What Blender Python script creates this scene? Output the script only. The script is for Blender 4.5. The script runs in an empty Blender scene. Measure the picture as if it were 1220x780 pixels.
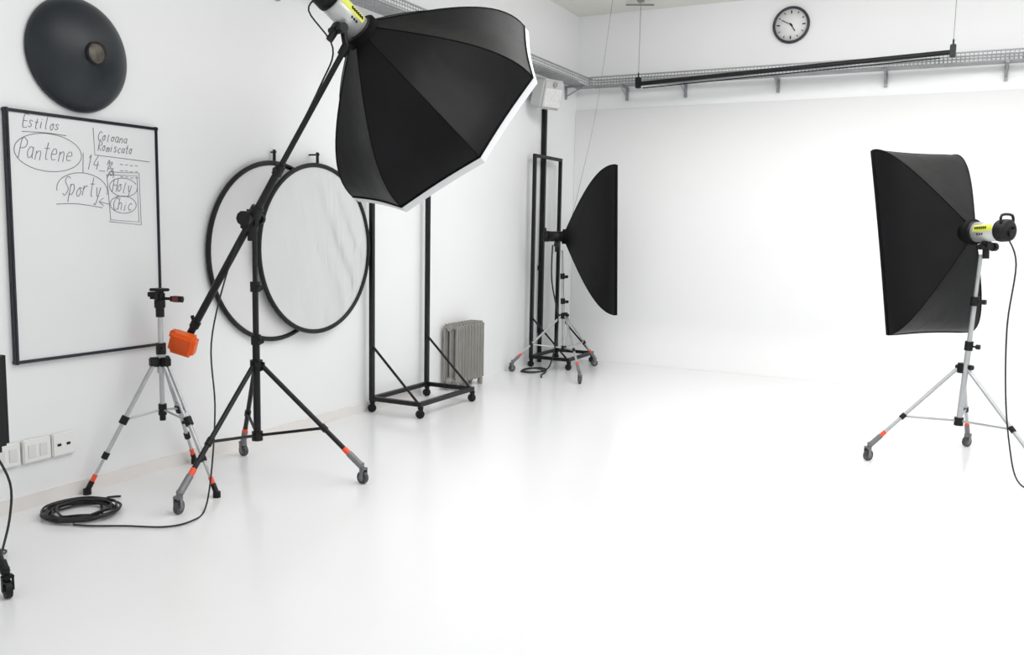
import bpy, math
import numpy as np
from mathutils import Vector, Matrix
V=Vector
sc=bpy.context.scene
try:
    sc.view_settings.view_transform='Standard'
    sc.view_settings.look='None'
    sc.view_settings.exposure=0.0
    sc.view_settings.gamma=1.0
except Exception: pass

# ------------------------------------------------------------------ materials
def mat(name,col,rough=.5,metal=0.,spec=.5,noise=0.,nscale=8.,bump=0.,bscale=20.,sheen=0.,coat=0.,stretch=None,bdist=.01):
    m=bpy.data.materials.new(name);m.use_nodes=True
    nt=m.node_tree;b=nt.nodes['Principled BSDF']
    b.inputs['Base Color'].default_value=(*col,1);b.inputs['Roughness'].default_value=rough
    b.inputs['Metallic'].default_value=metal;b.inputs['Specular IOR Level'].default_value=spec
    if sheen: 
        b.inputs['Sheen Weight'].default_value=sheen;b.inputs['Sheen Roughness'].default_value=.4
    if coat: b.inputs['Coat Weight'].default_value=coat
    tc=nt.nodes.new('ShaderNodeTexCoord');src=tc.outputs['Object']
    if stretch:
        mp=nt.nodes.new('ShaderNodeMapping');mp.inputs['Scale'].default_value=stretch
        nt.links.new(src,mp.inputs['Vector']);src=mp.outputs['Vector']
    if noise:
        n=nt.nodes.new('ShaderNodeTexNoise');n.inputs['Scale'].default_value=nscale;n.inputs['Detail'].default_value=4
        r=nt.nodes.new('ShaderNodeValToRGB')
        lo=[max(0,c*(1-noise)) for c in col];hi=[min(1,c*(1+noise)) for c in col]
        r.color_ramp.elements[0].position=.35;r.color_ramp.elements[1].position=.65
        r.color_ramp.elements[0].color=(*lo,1);r.color_ramp.elements[1].color=(*hi,1)
        nt.links.new(src,n.inputs['Vector']);nt.links.new(n.outputs['Fac'],r.inputs['Fac'])
        nt.links.new(r.outputs['Color'],b.inputs['Base Color'])
    if bump:
        n=nt.nodes.new('ShaderNodeTexNoise');n.inputs['Scale'].default_value=bscale;n.inputs['Detail'].default_value=3
        bp=nt.nodes.new('ShaderNodeBump');bp.inputs['Strength'].default_value=bump;bp.inputs['Distance'].default_value=bdist
        nt.links.new(src,n.inputs['Vector']);nt.links.new(n.outputs['Fac'],bp.inputs['Height'])
        nt.links.new(bp.outputs['Normal'],b.inputs['Normal'])
    return m
WALL=mat('white_wall_paint',(.86,.865,.87),.6,spec=.2,noise=.006,nscale=2,bump=.15,bscale=30,bdist=.004)
CEIL=mat('ceiling_paint',(.83,.82,.77),.7,spec=.1,noise=.01,nscale=2)
FLOOR=mat('white_epoxy_floor',(.85,.855,.86),.21,spec=.36,noise=.006,nscale=1.2)
CYC=mat('cyclorama_paint',(.875,.88,.88),.55,spec=.18,noise=.004,nscale=1.2)
TRIM=mat('trim_paint',(.80,.77,.75),.5,noise=.01)
BLACK=mat('black_paint_metal',(.007,.007,.009),.4,spec=.3,noise=.2)
BLKPL=mat('black_plastic',(.006,.006,.007),.5,spec=.3,noise=.2)
FAB=mat('black_nylon',(.0022,.0022,.003),.40,spec=.21,noise=.2,nscale=3,bump=.32,bscale=3,bdist=.035)
SEAM=mat('black_webbing',(.0025,.0025,.003),.7,spec=.12,noise=.2)
LIP=mat('white_nylon_lip',(.74,.75,.76),.7,spec=.1,noise=.02)
DIFF=mat('white_diffuser',(.85,.85,.85),.8,spec=.1,noise=.01)
ALU=mat('brushed_aluminium',(.48,.49,.50),.32,metal=.55,spec=.5,noise=.06,nscale=20)
SILV=mat('silver_body',(.55,.56,.55),.33,metal=.35,noise=.04)
YEL=mat('yellow_label',(.55,.58,.05),.5,noise=.05)
ORG=mat('orange_plastic',(.90,.14,.015),.45,noise=.04)
ORGD=mat('orange_panel',(.72,.09,.01),.5,noise=.05)
ORB=mat('orange_band',(.85,.08,.03),.5,noise=.04)
WHEEL=mat('caster_wheel',(.055,.055,.06),.5,noise=.1)
GREY=mat('grey_casting',(.20,.20,.21),.45,metal=.3,noise=.1)
DISH=mat('dark_grey_enamel',(.014,.018,.023),.42,spec=.4,noise=.1)
BOARD=mat('whiteboard_enamel',(.78,.79,.80),.25,spec=.4,noise=.006,nscale=3)
NAVY=mat('dark_frame',(.008,.010,.018),.4,noise=.1)
INK=mat('marker_ink',(.18,.19,.20),.7,noise=.15)
RAD=mat('radiator_paint',(.36,.35,.325),.45,noise=.06)
TRAY=mat('galvanised_wire',(.36,.37,.38),.4,metal=.4,noise=.08)
BRK=mat('bracket_grey',(.30,.31,.32),.5,metal=.2,noise=.05)
SOCK=mat('socket_plastic',(.84,.84,.83),.35,noise=.005)
SOCK2=mat('socket_inset',(.74,.74,.73),.4,noise=.01)
SPK=mat('white_speaker_plastic',(.50,.505,.50),.5,noise=.02)
SPKG=mat('speaker_grille',(.68,.68,.67),.6,noise=.1,nscale=60)
CABLE=mat('black_cable',(.008,.008,.009),.5,noise=.1)
SCREEN=mat('white_reflector_fabric',(.74,.74,.74),.6,noise=.02,nscale=2,bump=.3,bscale=3,bdist=.03)
SILF=mat('silver_reflector_fabric',(.68,.685,.69),.36,metal=.5,spec=.5,noise=.02,nscale=3,bump=.28,bscale=5,stretch=(1,2.0,.6),bdist=.04)
CLKF=mat('clock_face',(.80,.80,.79),.5,noise=.005)
CLKR=mat('clock_rim',(.03,.022,.035),.3,noise=.1)
RED=mat('red_grip',(.12,.012,.012),.5,noise=.1)
WIRE=mat('steel_wire',(.30,.30,.31),.4,metal=.5,noise=.05)
STEEL=mat('dull_steel',(.45,.43,.39),.35,metal=.6,noise=.3,nscale=15)

# ------------------------------------------------------------------ mesh helper
class M:
    def __init__(s): s.v=[];s.f=[];s.sm=[]
    def add(s,vs,fs,smooth=False):
        o=len(s.v);s.v+= [V(q) for q in vs]
        for q in fs: s.f.append([i+o for i in q]);s.sm.append(smooth)
        return s
    def box(s,c,size,R=None,bev=0.):
        c=V(c);hx,hy,hz=[q/2 for q in size];R=R or Matrix.Identity(3)
        b=min(bev,hx*.9,hy*.9,hz*.9)
        if b<=0:
            vs=[c+R@V((x*hx,y*hy,z*hz)) for x in(-1,1) for y in(-1,1) for z in(-1,1)]
            return s.add(vs,[(0,1,3,2),(4,6,7,5),(0,4,5,1),(2,3,7,6),(0,2,6,4),(1,5,7,3)])
        import bmesh
        bm=bmesh.new();bmesh.ops.create_cube(bm,size=1)
        for v in bm.verts: v.co=V((v.co.x*2*hx,v.co.y*2*hy,v.co.z*2*hz))
        bmesh.ops.bevel(bm,geom=list(bm.edges),offset=b,segments=2,affect='EDGES')
        bm.verts.index_update()
        s.add([c+R@v.co for v in bm.verts],[[v.index for v in f.verts] for f in bm.faces]);bm.free();return s
    def cyl(s,a,b,r1,r2=None,n=16,cap=True):
        a=V(a);b=V(b);r2=r1 if r2 is None else r2
        d=(b-a).normalized();t=V((0,0,1)) if abs(d.z)<.9 else V((1,0,0))
        x=d.cross(t).normalized();y=d.cross(x)
        ring=lambda p,r:[p+x*(r*math.cos(2*math.pi*i/n))+y*(r*math.sin(2*math.pi*i/n)) for i in range(n)]
        s.add(ring(a,r1)+ring(b,r2),[(i,i+n,(i+1)%n+n,(i+1)%n) for i in range(n)],True)
        if cap:
            s.add(ring(a,r1),[tuple(range(n))]);s.add(ring(b,r2),[tuple(reversed(range(n)))])
        return s
    def rev(s,o,ax,prof,n=48):
        o=V(o);d=V(ax).normalized();t=V((0,0,1)) if abs(d.z)<.9 else V((1,0,0))
        x=d.cross(t).normalized();y=d.cross(x);vs=[];fs=[]
        for h,r in prof:
            for i in range(n):
                a=2*math.pi*i/n;vs.append(o+d*h+x*(r*math.cos(a))+y*(r*math.sin(a)))
        for k in range(len(prof)-1):
            for i in range(n):
                j=(i+1)%n;fs.append((k*n+i,k*n+n+i,k*n+n+j,k*n+j))
        return s.add(vs,fs,True)
    def sweep(s,pts,r,n=8,smooth=6,closed=False):
        P=[V(p) for p in pts]
        if smooth>1 and len(P)>2:
            Q=[];L=len(P)
            for i in range(L if closed else L-1):
                g=(lambda k:P[k%L]) if closed else (lambda k:P[min(max(k,0),L-1)])
                p0,p1,p2,p3=g(i-1),g(i),g(i+1),g(i+2)
                for j in range(smooth):
                    t=j/smooth
                    Q.append(.5*((2*p1)+(p2-p0)*t+(2*p0-5*p1+4*p2-p3)*t*t+(3*p1-p0-3*p2+p3)*t**3))
            if not closed: Q.append(P[-1])
            P=Q
        L=len(P);vs=[];nx=None
        for i in range(L):
            a=P[(i-1)%L] if (closed or i>0) else P[i];b=P[(i+1)%L] if (closed or i<L-1) else P[i]
            d=(b-a)
            d=d.normalized() if d.length>1e-9 else V((0,0,1))
            if nx is None:
                t=V((0,0,1)) if abs(d.z)<.9 else V((1,0,0));nx=d.cross(t).normalized()
            else:
                nx=(nx-d*nx.dot(d));nx=nx.normalized() if nx.length>1e-6 else d.orthogonal().normalized()
            ny=d.cross(nx)
            for k in range(n):
                w=2*math.pi*k/n;vs.append(P[i]+nx*(r*math.cos(w))+ny*(r*math.sin(w)))
        fs=[]
        for i in range(L if closed else L-1):
            i2=(i+1)%L
            for k in range(n):
                k2=(k+1)%n;fs.append((i*n+k,i2*n+k,i2*n+k2,i*n+k2))
        if not closed: fs+= [tuple(range(n)),tuple(range((L-1)*n,L*n))]
        return s.add(vs,fs,True)
class O:
    def __init__(s,name,loc):
        s.loc=V(loc);s.e=bpy.data.objects.new(name,None);s.e.location=s.loc;s.e.empty_display_size=.1
        sc.collection.objects.link(s.e)
    def part(s,name,m,material):
        ob=mk(name,m,material,s.loc);ob.parent=s.e;return ob
def mk(name,m,material,loc=(0,0,0)):
    loc=V(loc);me=bpy.data.meshes.new(name)
    me.from_pydata([tuple(v-loc) for v in m.v],[],m.f)
    import bmesh
    bm=bmesh.new();bm.from_mesh(me);bmesh.ops.recalc_face_normals(bm,faces=bm.faces);bm.to_mesh(me);bm.free()
    for p,q in zip(me.polygons,m.sm): p.use_smooth=q
    me.materials.append(material);me.update()
    ob=bpy.data.objects.new(name,me);sc.collection.objects.link(ob);return ob
def solo(name,m,material,loc):
    ob=mk(name,m,material,loc);ob.location=V(loc);return ob

# ------------------------------------------------------------------ room
RX=6.6;YB=9.23;YF=-3.0;ZC=3.75
solo('floor',M().box((RX/2,(YB+YF)/2,-.05),(RX+.4,YB-YF+.4,.1)),FLOOR,(RX/2,3,0))
solo('wall_left',M().box((-.1,(YB+YF)/2,ZC/2),(.2,YB-YF+.4,ZC+.2)),WALL,(0,3,0))
solo('wall_right',M().box((RX+.1,(YB+YF)/2,ZC/2),(.2,YB-YF+.4,ZC+.2)),WALL,(RX,3,0))
solo('wall_back',M().box((RX/2,YB+.1,ZC/2),(RX,.2,ZC+.2)),WALL,(RX/2,YB,0))
solo('ceiling',M().box((RX/2,(YB+YF)/2,ZC+.05),(RX+.4,YB-YF+.4,.1)),CEIL,(RX/2,3,ZC))
solo('baseboard_left',M().box((.008,1.6,.035),(.016,8.8,.07)),TRIM,(0,2,0))
R=.45;t=.035;prof=[]
for i in range(0,21):
    a=math.pi/2*i/20;prof.append((YB-t-R+R*math.sin(a),.0004+R-R*math.cos(a)))
prof+=[(YB-t,1.2),(YB-t,2.72),(YB-.001,2.73)]
m=M();vs=[];fs=[]
for y,z in prof: vs+=[V((0.002,y,z)),V((RX-.01,y,z))]
for i in range(len(prof)-1): fs.append((2*i,2*i+1,2*i+3,2*i+2))
m.add(vs,fs,True);solo('cyclorama',m,CYC,(RX/2,YB,0))
# ------------------------------------------------------------------ components
def caster(o,p,nm,r=.034,d=(1,0),fm=GREY,wm=WHEEL):
    x,y=p;dx,dy=d;L=math.hypot(dx,dy);dx/=L;dy/=L;n=V((-dy,dx,0));c=V((x,y,r))
    w=M().cyl(c-n*.011,c+n*.011,r,n=24);o.part(nm+'_wheel',w,wm)
    h=M().cyl(c-n*.013,c+n*.013,r*.55,n=18)
    for s in(-1,1):
        h.cyl(c+n*.019*s,c+n*.015*s,.010,n=10)
        h.box(c+n*.018*s+V((dx,dy,0))*.006+V((0,0,.025)),(.022,.004,.055),Matrix.Rotation(math.atan2(dy,dx),3,'Z'))
    h.box(c+V((dx,dy,0))*.008+V((0,0,.05)),(.03,.042,.012),Matrix.Rotation(math.atan2(dy,dx),3,'Z'),.004)
    o.part(nm+'_fork',h,fm)
def stand(o,c,cast,hub,brz,top,met,rl=.012,rp=.017,bt=.62,col=BLKPL,band=True,poletop=None,tipm=GREY):
    cx,cy=c;C=lambda z:V((cx,cy,z))
    poletop=poletop or C(top)
    def pp(z):
        t=(z-brz)/(poletop.z-brz);return C(brz).lerp(poletop,t)
    pole=M().cyl(C(brz-.02),pp(hub+.15),rp,n=16)
    z1=hub+.15;z2=z1+(top-z1)*.5
    pole.cyl(pp(z1),pp(z2),rp*.82,n=16);pole.cyl(pp(z2),poletop,rp*.66,n=16)
    o.part('pole',pole,met)
    k=M();k.cyl(C(hub-.03),C(hub+.03),rp+.014,n=20)
    k.cyl(C(brz-.03),C(brz+.02),rp+.010,n=20)
    for z in(z1,z2):
        k.cyl(pp(z-.035),pp(z+.02),rp+.007,n=18)
        q=pp(z-.01);k.cyl(q,q+V((.045,-.015,0)),.006,n=8);k.cyl(q+V((.04,-.013,0)),q+V((.06,-.02,0)),.015,n=12)
    q=C(hub+.01);k.cyl(q,q+V((.04,-.03,0)),.007,n=8);k.cyl(q+V((.036,-.027,0)),q+V((.052,-.04,0)),.016,n=12)
    legs=M();bd=M();tp=M();br=M()
    for i,p in enumerate(cast):
        d=V((p[0]-cx,p[1]-cy,0)).normalized()
        a=C(hub)+d*(rp+.012);b=V((p[0],p[1],.095))-d*.005
        L=lambda t:a.lerp(b,t)
        legs.cyl(a,L(.88),rl,n=12)
        bd.cyl(L(.82),L(.87),rl+.002,n=12)
        tp.cyl(L(.87),L(1.0),rl+.005,n=12);tp.cyl(V((b.x,b.y,.065)),V((b.x,b.y,.115)),.014,n=12)
        e=L(bt);f=C(brz)+d*rp
        br.cyl(f,e,rl*.62,n=8)
        k.box(a+d*.0,(.03,.022,.04),Matrix.Rotation(math.atan2(d.y,d.x),3,'Z'),.004)
        k.cyl(L(bt-.025),L(bt+.025),rl+.005,n=12)
        caster(o,p,'caster_%d'%(i+1),d=(d.x+.3,d.y-.5),fm=tipm,wm=WHEEL if tipm==GREY else BLKPL)
    o.part('legs',legs,met);o.part('braces',br,met);o.part('collars',k,col)
    if band:o.part('leg_bands',bd,ORB)
    o.part('leg_tips',tp,tipm)
def frame(d,up=V((0,0,1))):
    d=V(d).normalized();s=d.cross(up).normalized();u=s.cross(d);return d,s,u
def monolight(o,base,d,length=.32,r=.062,body=SILV,label=True,nm='strobe'):
    d,s,u=frame(d);B=V(base)
    P=lambda t:B-d*t
    o.part(nm+'_body',M().rev(P(.04),-d,[(0,r*.2),(0,r),(length*.62,r),(length*.62,r*.3)],32),body)
    k=M();k.rev(P(0),-d,[(0,r*.4),(0,r*1.12),(.035,r*1.12),(.042,r*.9)],32)
    k.rev(P(.04+length*.62),-d,[(0,r*.5),(0,r*1.05),(length*.24,r*1.05),(length*.27,r*.85),(length*.27,0.001)],32)
    for i in range(5): k.rev(P(.04+length*(.65+.035*i)),-d,[(0,r*1.04),(.003,r*1.09),(.006,r*1.04)],28)
    q=P(.04+length*.80)
    k.sweep([q+s*r*.8+u*r*.6,q+u*r*1.45+s*r*.7,q+u*r*1.45-s*r*.7,q-s*r*.8+u*r*.6],.008,8,3)
    q=P(length*.42)
    k.box(q-u*(r+.02),(.05,.05,.045),Matrix((s,d,u)).transposed(),.006)
    k.cyl(q-u*(r+.03)-s*.05,q-u*(r+.03)+s*.05,.018,n=14)
    k.cyl(q-u*(r+.03)+s*.05,q-u*(r+.03)+s*.075,.026,n=14)
    k.cyl(q-u*(r+.02),q-u*(r+.10),.019,n=14)
    q2=P(.04+length*.9);k.cyl(q2-u*.02,q2-u*.02-d*.012,.02,n=12);k.cyl(q2+s*.02+u*.015,q2+s*.02+u*.015-d*.012,.009,n=10)
    o.part(nm+'_black_parts',k,BLKPL)
    if label:
        lb=M();n=10
        for a0 in(.35,math.pi-.35):
            vs=[];fs=[]
            for i in range(n+1):
                a=a0-0.35+.7*i/n;dr=(s*math.cos(a)+u*math.sin(a))*(r*1.012)
                vs+=[P(.06)+dr,P(.05+length*.55)+dr]
            for i in range(n): fs.append((2*i,2*i+1,2*i+3,2*i+2))
            lb.add(vs,fs,True)
        o.part(nm+'_label',lb,YEL)
        tx=M()
        for a0 in(.35,math.pi-.35):
            for i in range(6):
                dr=(s*math.cos(a0)+u*math.sin(a0))*(r*1.02);p=P(.075+i*.014)+dr;tx.box(p,(.008,.008,.016))
        for a0 in(-.25,math.pi+.25):
            for i in range(3):
                dr=(s*math.cos(a0)+u*math.sin(a0))*(r*1.0);p=P(.09+i*.016)+dr;tx.box(p,(.008,.008,.012))
        o.part(nm+'_lettering',tx,BLKPL)
    return q-u*(r+.10)
def softbox(o,apex,center,sx,sy,W,Hh,nside=10,r0=.08,lip=.03,sag=.05,N=18,poly=None,white=False,bulge=1.0):
    A=V(apex);C=V(center);ax=(C-A);n=ax.normalized()
    if poly is None: poly=[(-W/2,-Hh/2),(W/2,-Hh/2),(W/2,Hh/2),(-W/2,Hh/2)]
    K=len(poly);mx=max(math.hypot(*p) for p in poly)
    def ring(t,scale=1.,extra=0.):
        g=math.sin(min(t,1)*math.pi/2)**bulge
        g=r0/mx+(1-r0/mx)*g
        out=[]
        for k in range(K):
            a=poly[k];b=poly[(k+1)%K]
            for j in range(nside):
                w=j/nside
                x=a[0]+(b[0]-a[0])*w;y=a[1]+(b[1]-a[1])*w
                f=1-sag*math.sin(math.pi*w)*(.35+.65*math.sin(math.pi*min(t,1)))
                out.append(A+ax*min(t,1)+n*extra+sx*(x*g*f*scale)+sy*(y*g*f*scale))
        return out
    L=K*nside
    # each panel is its own patch, so the seams stay crisp
    m=M();rings=[ring(k/N) for k in range(N+1)]
    for k in range(K):
        vs=[];fs=[];w=nside+1
        for q in range(N+1): vs+=[rings[q][(k*nside+j)%L] for j in range(w)]
        for q in range(N):
            for j in range(nside): fs.append((q*w+j,(q+1)*w+j,(q+1)*w+j+1,q*w+j+1))
        m.add(vs,fs,True)
    o.part('softbox_fabric',m,FAB)
    se=M()
    for k in range(K): se.sweep([rings[q][k*nside] for q in range(N+1)],.0035,6,1)
    rim=ring(1.0);se.sweep(rim,.006,6,1,closed=True)
    se.rev(A,n,[(-.03,.05),(-.03,r0*1.02),(.03,r0*1.05),(.05,r0*.9)],28)
    o.part('softbox_seams',se,SEAM)
    lp=M();a=ring(1.0);b=ring(1.0,1.0,lip);c=ring(1.0,.985,lip);d=ring(1.0,.985,lip*.4)
    vs2=a+b+c+d;fs2=[]
    for q in range(3):
        for i in range(L): fs2.append((q*L+i,(q+1)*L+i,(q+1)*L+(i+1)%L,q*L+(i+1)%L))
    lp.add(vs2,fs2);o.part('softbox_lip',lp,LIP if white else SEAM)
    df=M();cc=C+n*lip*.4;df.add([cc]+d,[(0,1+i,1+(i+1)%L) for i in range(L)]);o.part('softbox_diffuser',df,DIFF)

# ------------------------------------------------------------------ octabox on boom stand
bc=(.57,3.58)
o=O('boom_light_stand',(bc[0],bc[1],0))
stand(o,bc,[(.69,2.92),(1.14,3.78),(.17,3.88)],.63,.24,1.36,BLACK,rl=.0135,rp=.020,bt=.62)
piv=V((.56,3.575,1.43));bl=V((.165,3.45,.73));bu=V((1.07,3.71,2.29))
b=M();b.cyl(bl,piv.lerp(bu,.30),.020,n=16);b.cyl(piv.lerp(bu,.30),bu,.015,n=16)
o.part('boom_arm',b,BLACK)
k=M();bd=(bu-bl).normalized()
k.cyl(piv-bd*.07,piv+bd*.07,.036,n=18);k.box(piv,(.07,.05,.10),None,.01)
k.cyl(piv+V((0,0,-.12)),piv,.026,n=16)
side=bd.cross(V((0,0,1))).normalized()
for sg in(-1,1): k.cyl(piv+side*.0,piv+side*.075*sg,.016,n=12)
k.cyl(piv+side*.07,piv+side*.10,.040,n=10);k.cyl(piv-side*.07,piv-side*.095,.032,n=10)
q=piv.lerp(bu,.30);k.cyl(q-bd*.03,q+bd*.03,.027,n=14);k.cyl(q,q+side*.05,.012,n=8)
q=bl+bd*.03;k.cyl(bl-bd*.02,bl+bd*.02,.024,n=14)
q=bl+bd*.13;k.cyl(q-bd*.015,q+bd*.02,.027,n=14);k.cyl(q,q+V((-.02,.0,.05)),.010,n=8)
k.cyl(bu-bd*.02,bu+bd*.05,.024,n=14)
o.part('boom_joints',k,BLKPL)
Rw=Matrix.Rotation(.35,3,'Y')@Matrix.Rotation(.5,3,'Z')
w=M();wc=bl+bd*.02+V((.035,-.05,-.005));w.box(wc,(.14,.09,.12),Rw,.018);w.box(wc+V((-.05,0,.045)),(.07,.05,.05),Rw,.01)
o.part('counterweight',w,ORG)
w=M();w.box(wc+Rw@V((.0,-.047,0)),(.095,.006,.08),Rw,.004);o.part('counterweight_panel',w,ORGD)
C=V((1.26,4.32,2.05));n=V((.26,.779,-.5715)).normalized();e1=V((.647,.298,.700));e1=(e1-n*e1.dot(n)).normalized();e2=n.cross(e1)
Ro=.685;ap=C-n*.62
poly=[(Ro*math.cos(math.pi/4*i-.01),Ro*math.sin(math.pi/4*i-.01)) for i in range(8)]
softbox(o,ap,C,e1,e2,0,0,nside=8,r0=.10,lip=.045,sag=.055,poly=poly,white=True)
monolight(o,ap,n,length=.31,r=.068)
k=M();k.cyl(bu+bd*.03,ap-n*.15-V((0,0,.07)),.017,n=12);o.part('strobe_arm',k,BLKPL)
cb=M();tail=ap-n*.30
cb.sweep([tail+V((0,0,-.02)),tail+V((-.06,-.03,-.10)),bu+V((-.05,-.02,.02)),bu-bd*.2+V((-.03,0,0)),bu-bd*.6+V((-.02,-.01,-.03)),piv+bd*.15+V((-.02,0,-.03)),piv+V((-.04,-.03,-.08)),(.43,3.50,1.10),(.36,3.46,.75),(.42,3.42,.42),(.60,3.22,.16),(.76,3.02,.012),(.84,2.86,.008),(.80,2.74,.008),(.64,2.66,.008),(.50,2.58,.008),(.42,2.55,.008)],.0045,8,6)
o.part('power_cable',cb,CABLE)

# coiled cable on floor
m=M();pts=[];rng=np.random.RandomState(3)
for i in range(9*14):
    a=2*math.pi*i/14;kk=i//14
    rr=.125+.02*math.sin(a*.31+kk)+.022*rng.rand()+.008*(kk%4)
    pts.append((.30+.014*math.sin(kk*1.7)+rr*math.cos(a),2.68+.012*math.cos(kk*2.3)+rr*math.sin(a),.008+.003*kk+.006*rng.rand()))
pts=[(.24,2.95,.008),(.21,2.87,.008)]+pts+[(.40,2.56,.012)]
m.sweep(pts,.0055,8,3);solo('coiled_cable',m,CABLE,(.30,2.69,0))

# ------------------------------------------------------------------ camera tripod (silver)
tc=(.20,3.26);o=O('camera_tripod',(tc[0],tc[1],0));T=lambda z:V((tc[0],tc[1],z))
feet=[(.05,2.90),(.65,3.20),(.06,3.60)]
m=M();m.cyl(T(.36),T(.93),.013,n=14);m.cyl(T(.60),T(.72),.022,n=16)
j=M();ft=M();bn=M();br=M()
for p in feet:
    d=V((p[0]-tc[0],p[1]-tc[1],0)).normalized();a=T(.66)+d*.035;b_=V((p[0],p[1],.02))
    L=lambda t:a.lerp(b_,t);s=d.cross(V((0,0,1)))
    for sg in(-1,1): m.cyl(a+s*.011*sg,L(.46)+s*.011*sg,.008,n=10)
    m.cyl(L(.40),L(.74),.011,n=12);m.cyl(L(.70),L(.94),.008,n=12)
    j.box(a,(.05,.045,.05),Matrix.Rotation(math.atan2(d.y,d.x),3,'Z'),.006)
    j.cyl(L(.43),L(.49),.021,n=12);j.cyl(L(.46),L(.46)+s*.035,.010,n=8)
    j.cyl(L(.71),L(.76),.017,n=12)
    bn.cyl(L(.88),L(.93),.012,n=10);ft.cyl(L(.93),L(1.0),.014,n=10);ft.cyl(V((p[0],p[1],0)),V((p[0],p[1],.03)),.02,n=12)
    br.cyl(T(.40),L(.46),.006,n=8)
j.cyl(T(.37),T(.43),.022,n=14);j.cyl(T(.70),T(.76),.026,n=14);j.cyl(T(.73),T(.73)+V((.05,-.03,0)),.008,n=8)
j.cyl(T(.34),T(.37),.016,n=10)
j.cyl(T(.90),T(.95),.022,n=16);j.cyl(T(.95),T(.99),.028,n=16);j.box(T(1.01),(.042,.05,.05),None,.008)
j.box(T(1.045),(.085,.07,.016),None,.005)
hd=V((.87,.40,-.03)).normalized()
j.cyl(T(1.0)-hd*.05,T(1.0)+hd*.08,.008,n=10);j.cyl(T(1.02)+V((-.05,-.03,0)),T(1.02),.014,n=10)
j.cyl(T(1.0)+hd*.06,T(1.0)+hd*.125,.015,.017,n=14)
g=M();g.cyl(T(1.0)+hd*.075,T(1.0)+hd*.105,.0175,.0175,n=14)
o.part('legs',m,ALU);o.part('joints_and_head',j,BLKPL);o.part('feet',ft,BLKPL);o.part('leg_bands',bn,ORB);o.part('spreader',br,ALU);o.part('pan_handle_grip',g,RED)

# ------------------------------------------------------------------ light stands with softboxes
c2=(.51,7.88);o=O('softbox_light',(c2[0],c2[1],0))
stand(o,c2,[(.08,7.60),(.92,7.33),(.64,8.38)],.56,.24,1.20,ALU,rl=.011,rp=.016,poletop=V((.47,7.87,1.20)))
n2=V((.936,.351,0));ap=V((.50,7.88,1.335));C=V((.955,8.05,1.312))
s2=V((-.351,.936,0));u2=V((-.03,0,1)).normalized()
softbox(o,ap,C,s2,u2,.90,1.38,r0=.07,lip=.02,sag=.04)
monolight(o,ap,n2,length=.20,r=.05,body=BLKPL,label=False)
cb=M();cb.sweep([(.38,7.84,1.25),(.40,7.80,.9),(.46,7.84,.5),(.42,7.80,.12),(.35,7.76,.01),(.20,7.62,.01),(.14,7.78,.01),(.24,7.92,.01),(.36,7.80,.012),(.30,7.58,.012),(.18,7.60,.014),(.20,7.84,.014),(.38,7.74,.012),(.44,7.52,.01),(.50,7.40,.01)],.0075,6,5)
o.part('power_cable',cb,CABLE)
c3=(4.02,6.02);o=O('softbox_light',(c3[0],c3[1],0))
stand(o,c3,[(3.53,5.80),(4.08,6.55),(4.46,5.70)],.60,.27,1.30,ALU,rl=.011,rp=.017,poletop=V((4.07,5.96,1.30)))
d3=V((-.745,.655,-.20)).normalized();ap=V((4.01,6.0,1.43));C=ap+d3*.385
s3=V((.66,.75,0)).normalized();u3=d3.cross(s3).normalized();u3=u3 if u3.z>0 else -u3
C.z=1.362
softbox(o,ap,C,s3,u3,.67,1.18,r0=.075,lip=.02,sag=.05)
monolight(o,ap,V((-.745,.655,-.06)),length=.25,r=.060,body=SILV,label=True)
cb=M();cb.sweep([(4.20,5.83,1.40),(4.25,5.81,1.25),(4.23,5.80,.9),(4.25,5.79,.5),(4.29,5.76,.2),(4.34,5.68,.02),(4.44,5.5,.008),(4.6,5.3,.008)],.0045,8,6)
o.part('power_cable',cb,CABLE)
c4=(.70,1.91);o=O('light_stand',(c4[0],c4[1],0))
stand(o,c4,[(.905,1.925),(.32,2.06),(.50,1.40)],.42,.22,2.0,BLACK,rl=.012,rp=.018,band=False,tipm=BLKPL)
m=M();m.box((.735,1.935,.72),(.16,.20,.40),None,.03);m.cyl((.73,1.93,.90),(.72,1.91,1.02),.02,n=10);o.part('power_pack',m,BLKPL)
cb=M();cb.sweep([(.76,1.98,.54),(.80,2.02,.40),(.74,2.05,.24),(.60,2.1,.06),(.45,2.2,.008),(.3,2.1,.008)],.005,6,5);o.part('power_cable',cb,CABLE)

# ------------------------------------------------------------------ rolling racks
def rack(x0,x1,y0,y1,H):
    o=O('rolling_rack',((x0+x1)/2,(y0+y1)/2,0));m=M();w=.032;zb=.105
    for x in(x0,x1): m.box((x,(y0+y1)/2,zb),(w,y1-y0+w,w))
    for y in(y0,y1):
        m.box(((x0+x1)/2,y,zb),(x1-x0-w,w,w))
        m.box((x0,y,(zb+w/2+H)/2),(w,w,H-zb-w/2))
        a=V((x0+.012,y,.50));b=V((x1-.02,y,zb+.01));m.cyl(a,b,.010,n=8)
    m.box((x0,(y0+y1)/2,H-w/2),(w*.98,y1-y0-w,w))
    o.part('frame',m,BLACK)
    i=1
    for x in(x0,x1):
        for y in(y0,y1):
            caster(o,(x,y),'caster_%d'%i,r=.032,d=(.6,.8),fm=BLKPL,wm=BLKPL);i+=1
            k=M().cyl((x,y,.07),(x,y,.09),.018,n=12);o.part('caster_plate_%d'%(i-1),k,BLKPL)
rack(.065,.50,5.32,6.08,2.15)
rack(.10,.52,7.98,8.60,2.15)
m=M();m.box((.026,8.34,1.60),(.046,.05,2.60),None,.006);m.cyl((.026,8.34,.0),(.026,8.34,.32),.022,n=14)
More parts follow.
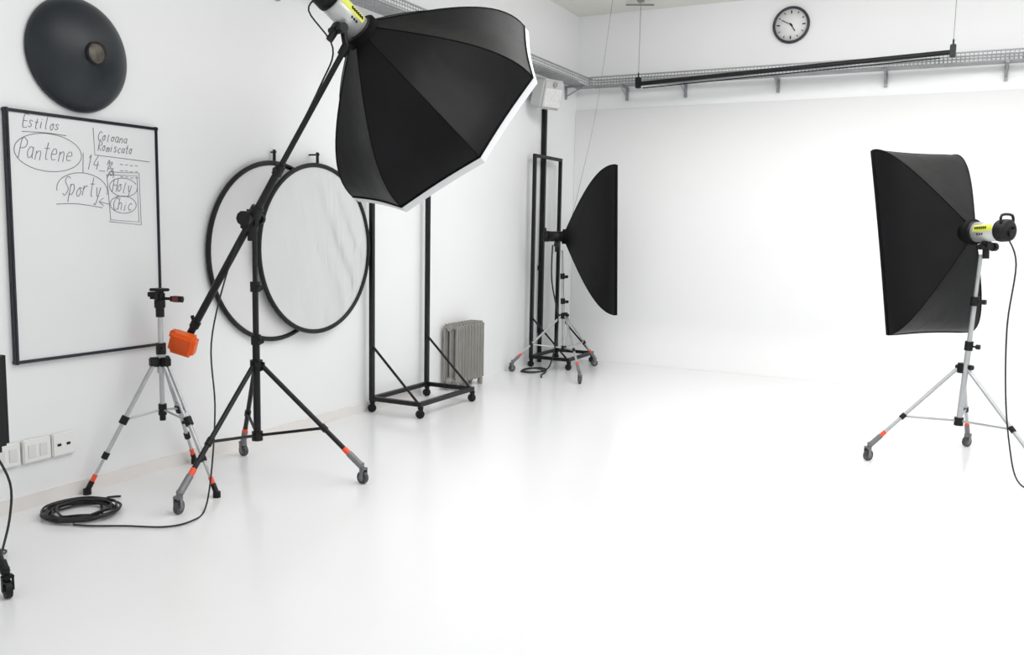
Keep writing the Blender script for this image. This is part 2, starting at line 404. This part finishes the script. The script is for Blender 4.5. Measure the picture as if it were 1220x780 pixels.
m.box((.02,8.34,2.7),(.036,.08,.05));m.box((.02,8.34,1.0),(.036,.08,.05))
solo('backdrop_support_pole',m,BLACK,(.026,8.34,.0))

# ------------------------------------------------------------------ radiator
o=O('radiator',(.11,6.62,0));m=M();n_=9;y0,y1=6.38,6.86
for i in range(n_):
    y=y0+(y1-y0)*(i+.5)/n_;w=(y1-y0)/n_
    for x in(.045,.105,.165): m.box((x,y,.31),(.042,w*.60,.50),None,.013)
    m.box((.105,y,.550),(.165,w*.84,.055),None,.018);m.box((.105,y,.09),(.165,w*.84,.05),None,.018)
m.cyl((.105,y0-.01,.54),(.105,y1+.01,.54),.022,n=12);m.cyl((.105,y0-.03,.09),(.105,y1+.03,.09),.022,n=12)
for y in(y0+.03,y1-.03):
    for x in(.05,.16): m.box((x,y,.035),(.03,.03,.07),None,.006)
m.cyl((.105,y1+.03,.09),(.105,y1+.03,.0),.012,n=10);m.cyl((.105,y1+.03,.06),(.105,y1+.03,.13),.02,n=12)
o.part('sections',m,RAD)

# ------------------------------------------------------------------ beauty dish
o=O('beauty_dish',(.0,2.965,2.215))
cD=V((0.0,2.965,2.215))
m=M().rev(cD,(1,0,0),[(.006,.262),(.0,.272),(.012,.278),(.035,.268),(.065,.24),(.09,.20),(.112,.15),(.128,.10),(.136,.065),(.14,.052)],72)
o.part('dish_shell',m,DISH)
m=M().rev(cD,(1,0,0),[(.136,.056),(.160,.056),(.162,.050),(.150,.046)],40);o.part('mount_ring',m,BLACK)
m=M().rev(cD,(1,0,0),[(.158,.048),(.05,.048),(.05,.002)],32);o.part('mount_socket',m,STEEL)

# ------------------------------------------------------------------ whiteboard with handwriting
o=O('whiteboard',(0,3.0,1.31));ya,yb,za,zb=2.575,3.415,.725,1.905
o.part('panel',M().box((.012,(ya+yb)/2,(za+zb)/2),(.022,yb-ya,zb-za)),BOARD)
m=M();fw=.015
for z in(za,zb): m.box((.016,(ya+yb)/2,z),(.032,yb-ya+fw,fw),None,.003)
for y in(ya,yb): m.box((.016,y,(za+zb)/2),(.032,fw,zb-za-fw),None,.003)
for y in(ya,yb):
    for z in(za,zb): m.box((.016,y,z),(.036,fw*1.4,fw*1.4),None,.004)
o.part('board_frame',m,NAVY)
GL={'E':[[(.5,1),(0,1),(0,0),(.5,0)],[(0,.5),(.4,.5)]],'s':[[(.4,.5),(.2,.6),(.05,.45),(.35,.2),(.2,0),(0,.08)]],
't':[[(.2,1),(.2,.1),(.4,0)],[(0,.65),(.4,.65)]],'i':[[(.15,.6),(.15,0)],[(.15,.8),(.18,.84)]],'l':[[(.15,1),(.12,.1),(.25,0)]],
'o':[[(.2,.6),(0,.3),(.2,0),(.4,.3),(.2,.6),(.45,.55)]],'P':[[(0,0),(.05,1),(.4,.95),(.5,.75),(.35,.55),(0,.5)]],
'a':[[(.4,.55),(.15,.6),(0,.3),(.15,0),(.38,.15),(.4,.6),(.42,.05),(.5,0)]],'n':[[(0,.6),(0,0)],[(0,.4),(.2,.6),(.35,.5),(.38,0)]],
'e':[[(0,.3),(.4,.35),(.3,.6),(.1,.55),(0,.3),(.1,.02),(.4,.05)]],'S':[[(.5,.9),(.25,1),(.05,.75),(.45,.35),(.25,0),(0,.1)]],
'p':[[(0,.6),(0,-.4)],[(0,.5),(.25,.6),(.4,.3),(.2,0),(0,.1)]],'r':[[(0,.6),(0,0)],[(0,.35),(.2,.6),(.35,.55)]],
'y':[[(0,.6),(.15,.1),(.3,.1)],[(.4,.6),(.2,-.4),(0,-.35)]],'H':[[(0,1),(0,0)],[(.5,1),(.48,0)],[(0,.5),(.5,.52)]],
'C':[[(.5,.85),(.25,1),(0,.5),(.2,0),(.5,.12)]],'h':[[(0,1),(0,0)],[(0,.4),(.2,.6),(.38,.45),(.38,0)]],'c':[[(.4,.5),(.2,.6),(0,.3),(.2,0),(.4,.08)]],
'M':[[(0,0),(.08,1),(.3,.4),(.5,1),(.55,0)]],'R':[[(0,0),(.03,1),(.4,.95),(.42,.65),(0,.5),(.5,0)]],'m':[[(0,.6),(0,0)],[(0,.45),(.12,.6),(.22,.45),(.22,0)],[(.22,.45),(.36,.6),(.46,.45),(.46,0)]],
'1':[[(.1,.8),(.25,1),(.2,0)]],'4':[[(.3,1),(0,.35),(.5,.35)],[(.38,.6),(.36,0)]],'_':[[(0,0),(.55,0)]],'-':[[(0,.3),(.35,.32)]],'A':[[(0,0),(.25,1),(.5,0)],[(.1,.4),(.4,.4)]],' ':[]}
ink=M();XB=.0240
def stroke(pts,r=.0016,sm=4): ink.sweep([(XB,2.575+(p[0]-2.575)*.95-.008,p[1]) for p in pts],r,5,sm)
def write(t,y,z,h,w=None,slant=.28,rise=0.):
    n=len(t);w=w or h*.62*n;cw=w/n
    for i,ch in enumerate(t):
        jz=.05*h*math.sin(i*2.3);js=1+.12*math.sin(i*1.7+1)
        for st in GL.get(ch,[]):
            stroke([(y+i*cw+p[0]*cw*1.55+p[1]*h*slant,z+jz+p[1]*h*js+rise*i) for p in st])
def ell(y,z,a,b,n=20,r=.0016,ph=0.,turn=1.05): stroke([(y+a*math.cos(ph+2*math.pi*turn*i/n),z+b*math.sin(ph+2*math.pi*turn*i/n)) for i in range(n+1)],r,2)
write('Estilos',2.665,1.835,.052,.20);stroke([(2.66,1.812),(2.78,1.818),(2.90,1.815)])
write('Pantene',2.635,1.69,.082,.30);ell(2.80,1.725,.185,.09)
stroke([(2.995,1.74),(2.99,1.64)],sm=1);write('14_',3.01,1.66,.065,.12)
write('Sporty',2.865,1.525,.085,.23);ell(2.985,1.555,.15,.085,turn=.55,ph=-.2);stroke([(2.83,1.48),(2.95,1.485),(3.10,1.47)])
write('Holy',3.165,1.555,.06,.13);write('Chic',3.165,1.46,.06,.13)
ell(3.235,1.49,.085,.045);ell(3.240,1.58,.09,.048,turn=.95,ph=.4)
stroke([(3.135,1.64),(3.33,1.645),(3.335,1.40),(3.15,1.41),(3.135,1.64)],sm=1);stroke([(3.15,1.655),(3.345,1.66),(3.35,1.385),(3.14,1.40)],sm=1)
stroke([(3.14,1.49),(3.08,1.50),(3.11,1.52)],sm=1);stroke([(3.08,1.50),(3.11,1.48)],sm=1)
stroke([(3.06,1.87),(3.065,1.735),(3.42,1.725)],sm=1)
write('Coloana',3.085,1.81,.042,.19);write('Romiscato',3.085,1.758,.042,.22)
for i,tx in enumerate(['As','Pa','M']): write(tx,3.14,1.690-.032*i,.024,.04);write('----',3.22,1.692-.032*i,.018,.13)
o.part('handwriting',ink,INK)

# ------------------------------------------------------------------ reflectors
def reflector(yc,zc,xc,r,fmat,ph,amp):
    o=O('collapsible_reflector',(xc,yc,zc));m=M();vs=[];fs=[];NR,NA=30,140
    vs.append(V((xc,yc,zc)))
    for i in range(1,NR+1):
        for j in range(NA):
            a=2*math.pi*j/NA;rr=r*i/NR
            y=rr*math.cos(a);z=rr*math.sin(a);e=(1-(i/NR)**5)
            wv=amp*(.6*math.sin(9*y+3*z+ph)+.5*math.sin(30*y+12*z+2*ph+1.8*math.sin(5*z))*max(0,.35+.9*y/r)+.4*math.sin(40*y+13*z)*max(0,-.2-z/r))*e
            vs.append(V((xc+wv,yc+y,zc+z)))
    for j in range(NA): fs.append((0,1+j,1+(j+1)%NA))
    for i in range(NR-1):
        for j in range(NA): fs.append((1+i*NA+j,1+(i+1)*NA+j,1+(i+1)*NA+(j+1)%NA,1+i*NA+(j+1)%NA))
    m.add(vs,fs,True);o.part('fabric',m,fmat)
    k=M();k.sweep([(xc,yc+r*math.cos(2*math.pi*j/72),zc+r*math.sin(2*math.pi*j/72)) for j in range(72)],.0155,10,1,closed=True)
    k.cyl((0.0,yc,zc+r+.07),(xc+.015,yc,zc+r+.07),.006,n=8);k.cyl((xc,yc,zc+r),(xc,yc,zc+r+.085),.010,n=8)
    o.part('rim',k,BLACK)
reflector(4.335,1.225,.026,.565,SCREEN,.3,.005)
reflector(4.70,1.24,.072,.562,SILF,1.1,.010)

# ------------------------------------------------------------------ sockets
o=O('wall_sockets',(0,2.68,.29))
m=M()
for y,w in((2.50,.14),(2.655,.145),(2.80,.13)): m.box((.014,y,.285),(.028,w,.115),None,.006)
o.part('plates',m,SOCK)
m=M()
for y in(2.50,2.655): 
    for dy in(-.03,.03): m.box((.030,y+dy,.285),(.004,.038,.06),None,.001)
o.part('rockers',m,SOCK2)
m=M()
for dy in(-.03,.02): m.box((.029,2.80+dy,.285),(.003,.02,.012))
o.part('holes',m,BLKPL)
# ------------------------------------------------------------------ cable tray
def tray(o,a,b,inw,nm):
    a=V(a);b=V(b);L=(b-a).length;d=(b-a)/L;w=V(inw);z=V((0,0,1));m=M();r=.004;h=.085
    for q in(V(),z*h*.33,z*h*.66,z*h): 
        for s in(0,1): m.cyl(a+q+w*s,b+q+w*s,r if q.length<h*.9 else .008,n=6)
    for i in range(1,7): m.cyl(a+w*(i/7),b+w*(i/7),r,n=6)
    k=int(L/.035)
    for i in range(k+1):
        p=a+d*(L*i/k)
        m.sweep([p+z*h,p,p+w,p+w+z*h],r*.8,4,1)
    o.part(nm,m,TRAY)
o=O('cable_tray',(.1,9,2.95))
tray(o,(.04,2.0,2.955),(.04,9.16,2.955),(.18,0,0),'tray_run_a')
tray(o,(.24,9.17,2.955),(6.5,9.17,2.955),(0,-.18,0),'tray_run_b')
m=M()
for x in(.6,1.25,2.2,3.2,4.2,5.2,6.2):
    m.box((x,9.09,2.94),(.03,.24,.015));m.box((x,9.21,2.88),(.03,.02,.14));m.cyl((x,9.20,2.84),(x,9.0,2.935),.007,n=6)
for y in(3.2,4.4,5.6,6.8,7.7,8.9):
    m.box((.12,y,2.94),(.22,.03,.015));m.box((.010,y,2.88),(.018,.03,.14));m.cyl((.015,y,2.84),(.21,y,2.935),.007,n=6)
o.part('brackets',m,BRK)
# ------------------------------------------------------------------ hanging backdrop bar
A=V((.86,8.82,2.915));B=V((3.765,8.82,3.02));o=O('hanging_backdrop_bar',(2.3,8.82,2.97))
m=M();m.cyl(A,B,.022,n=14);m.cyl(A+V((.05,0,-.045)),B+V((-.1,0,-.045)),.006,n=8)
for p in(A,B):
    m.box(p+V((0,0,.01)),(.05,.06,.11),None,.006);m.cyl(p,p+V((0,0,.11)),.008,n=8)
o.part('bar',m,BLACK)
m=M()
for p in(A,B): m.cyl(p+V((0,0,.08)),V((p.x,p.y,ZC)),.0035,n=6)
m.box((A.x,A.y,ZC-.01),(.06,.06,.02));m.box((B.x,B.y,ZC-.01),(.06,.06,.02))
m.cyl((A.x-.16,A.y,ZC-.03),(A.x+.14,A.y,ZC-.06),.010,n=8)
o.part('suspension_wires',m,WIRE)
m=M();m.sweep([(.64,8.6,ZC),(.55,8.45,2.6),(.43,8.22,1.6),(.40,8.1,1.36)],.0022,5,5);solo('pull_cord',m,WIRE,(.64,8.6,ZC))
# ------------------------------------------------------------------ clock
cc=V((2.295,YB,3.462));o=O('wall_clock',cc);ax=(0,-1,0)
o.part('face',M().rev(cc,ax,[(.0,.001),(.0,.16),(.022,.16),(.022,.001)],48),CLKF)
o.part('rim',M().rev(cc,ax,[(0,.15),(0,.178),(.03,.178),(.042,.170),(.040,.158),(.022,.153)],64),CLKR)
m=M()
for i in range(12):
    a=math.pi/6*i;r0_=.120 if i%3 else .108
    p=cc+V((math.sin(a)*r0_,-.024,math.cos(a)*r0_));q=cc+V((math.sin(a)*.138,-.024,math.cos(a)*.138));m.cyl(p,q,.004 if i%3 else .006,n=6)
for a,l,w in((math.radians(148),.075,.005),(math.radians(-62),.105,.0035)):
    m.cyl(cc+V((-math.sin(a)*.02,-.028,-math.cos(a)*.02)),cc+V((math.sin(a)*l,-.028,math.cos(a)*l)),w,n=6)
m.cyl(cc+V((0,-.022,0)),cc+V((0,-.034,0)),.010,n=12)
o.part('marks_and_hands',m,BLKPL)
# ------------------------------------------------------------------ loudspeaker
o=O('loudspeaker',(.15,8.05,2.72));Rk=Matrix.Rotation(-.35,3,'Z')@Matrix.Rotation(.25,3,'Y')
c=V((.20,8.02,2.735));o.part('cabinet',M().box(c,(.17,.28,.29),Rk,.02),SPK)
o.part('grille',M().box(c+Rk@V((.087,0,-.03)),(.008,.23,.18),Rk,.003),SPKG)
m=M();m.cyl(c+Rk@V((.09,0,.10)),c+Rk@V((.096,0,.10)),.028,n=16);o.part('tweeter',m,BRK)
o.part('bracket',M().box((.06,8.06,2.74),(.10,.04,.04)).box((.008,8.06,2.74),(.016,.08,.12)),SPK)

# ------------------------------------------------------------------ lights
def area(nm,loc,rot,sx,sy,e,col=(1,1,1)):
    l=bpy.data.lights.new(nm,'AREA');l.shape='RECTANGLE';l.size=sx;l.size_y=sy;l.energy=e;l.color=col
    ob=bpy.data.objects.new(nm,l);ob.location=loc;ob.rotation_euler=rot;sc.collection.objects.link(ob);return ob
area('overhead_fill',(3.8,4.2,3.70),(0,0,0),4.0,4.2,145)  # added fill, out of view, for the room's soft overall brightness
area('cyclorama_fill',(3.8,6.6,3.68),(math.radians(25),0,0),4.0,1.0,98)  # extra unseen fill, added to make the cyclorama and back wall brighter
w=bpy.data.worlds.new('studio_world');sc.world=w;w.use_nodes=True
bg=w.node_tree.nodes['Background'];bg.inputs['Color'].default_value=(.96,.98,1,1);bg.inputs['Strength'].default_value=1.05

# ------------------------------------------------------------------ camera
pt,yw,ro=.1121,.4761,.0185
F=V((-math.sin(yw)*math.cos(pt),math.cos(yw)*math.cos(pt),-math.sin(pt)))
r=V((math.cos(yw),math.sin(yw),0));u=r.cross(F)
r2=r*math.cos(ro)+u*math.sin(ro);u2=-r*math.sin(ro)+u*math.cos(ro)
cam=bpy.data.cameras.new('camera');cam.sensor_width=36;cam.lens=1042.17/1220*36;cam.sensor_fit='HORIZONTAL'
co=bpy.data.objects.new('camera',cam);sc.collection.objects.link(co)
mw=Matrix((( r2.x,u2.x,-F.x,3.992),(r2.y,u2.y,-F.y,0),(r2.z,u2.z,-F.z,1.4),(0,0,0,1)))
co.matrix_world=mw;sc.camera=co
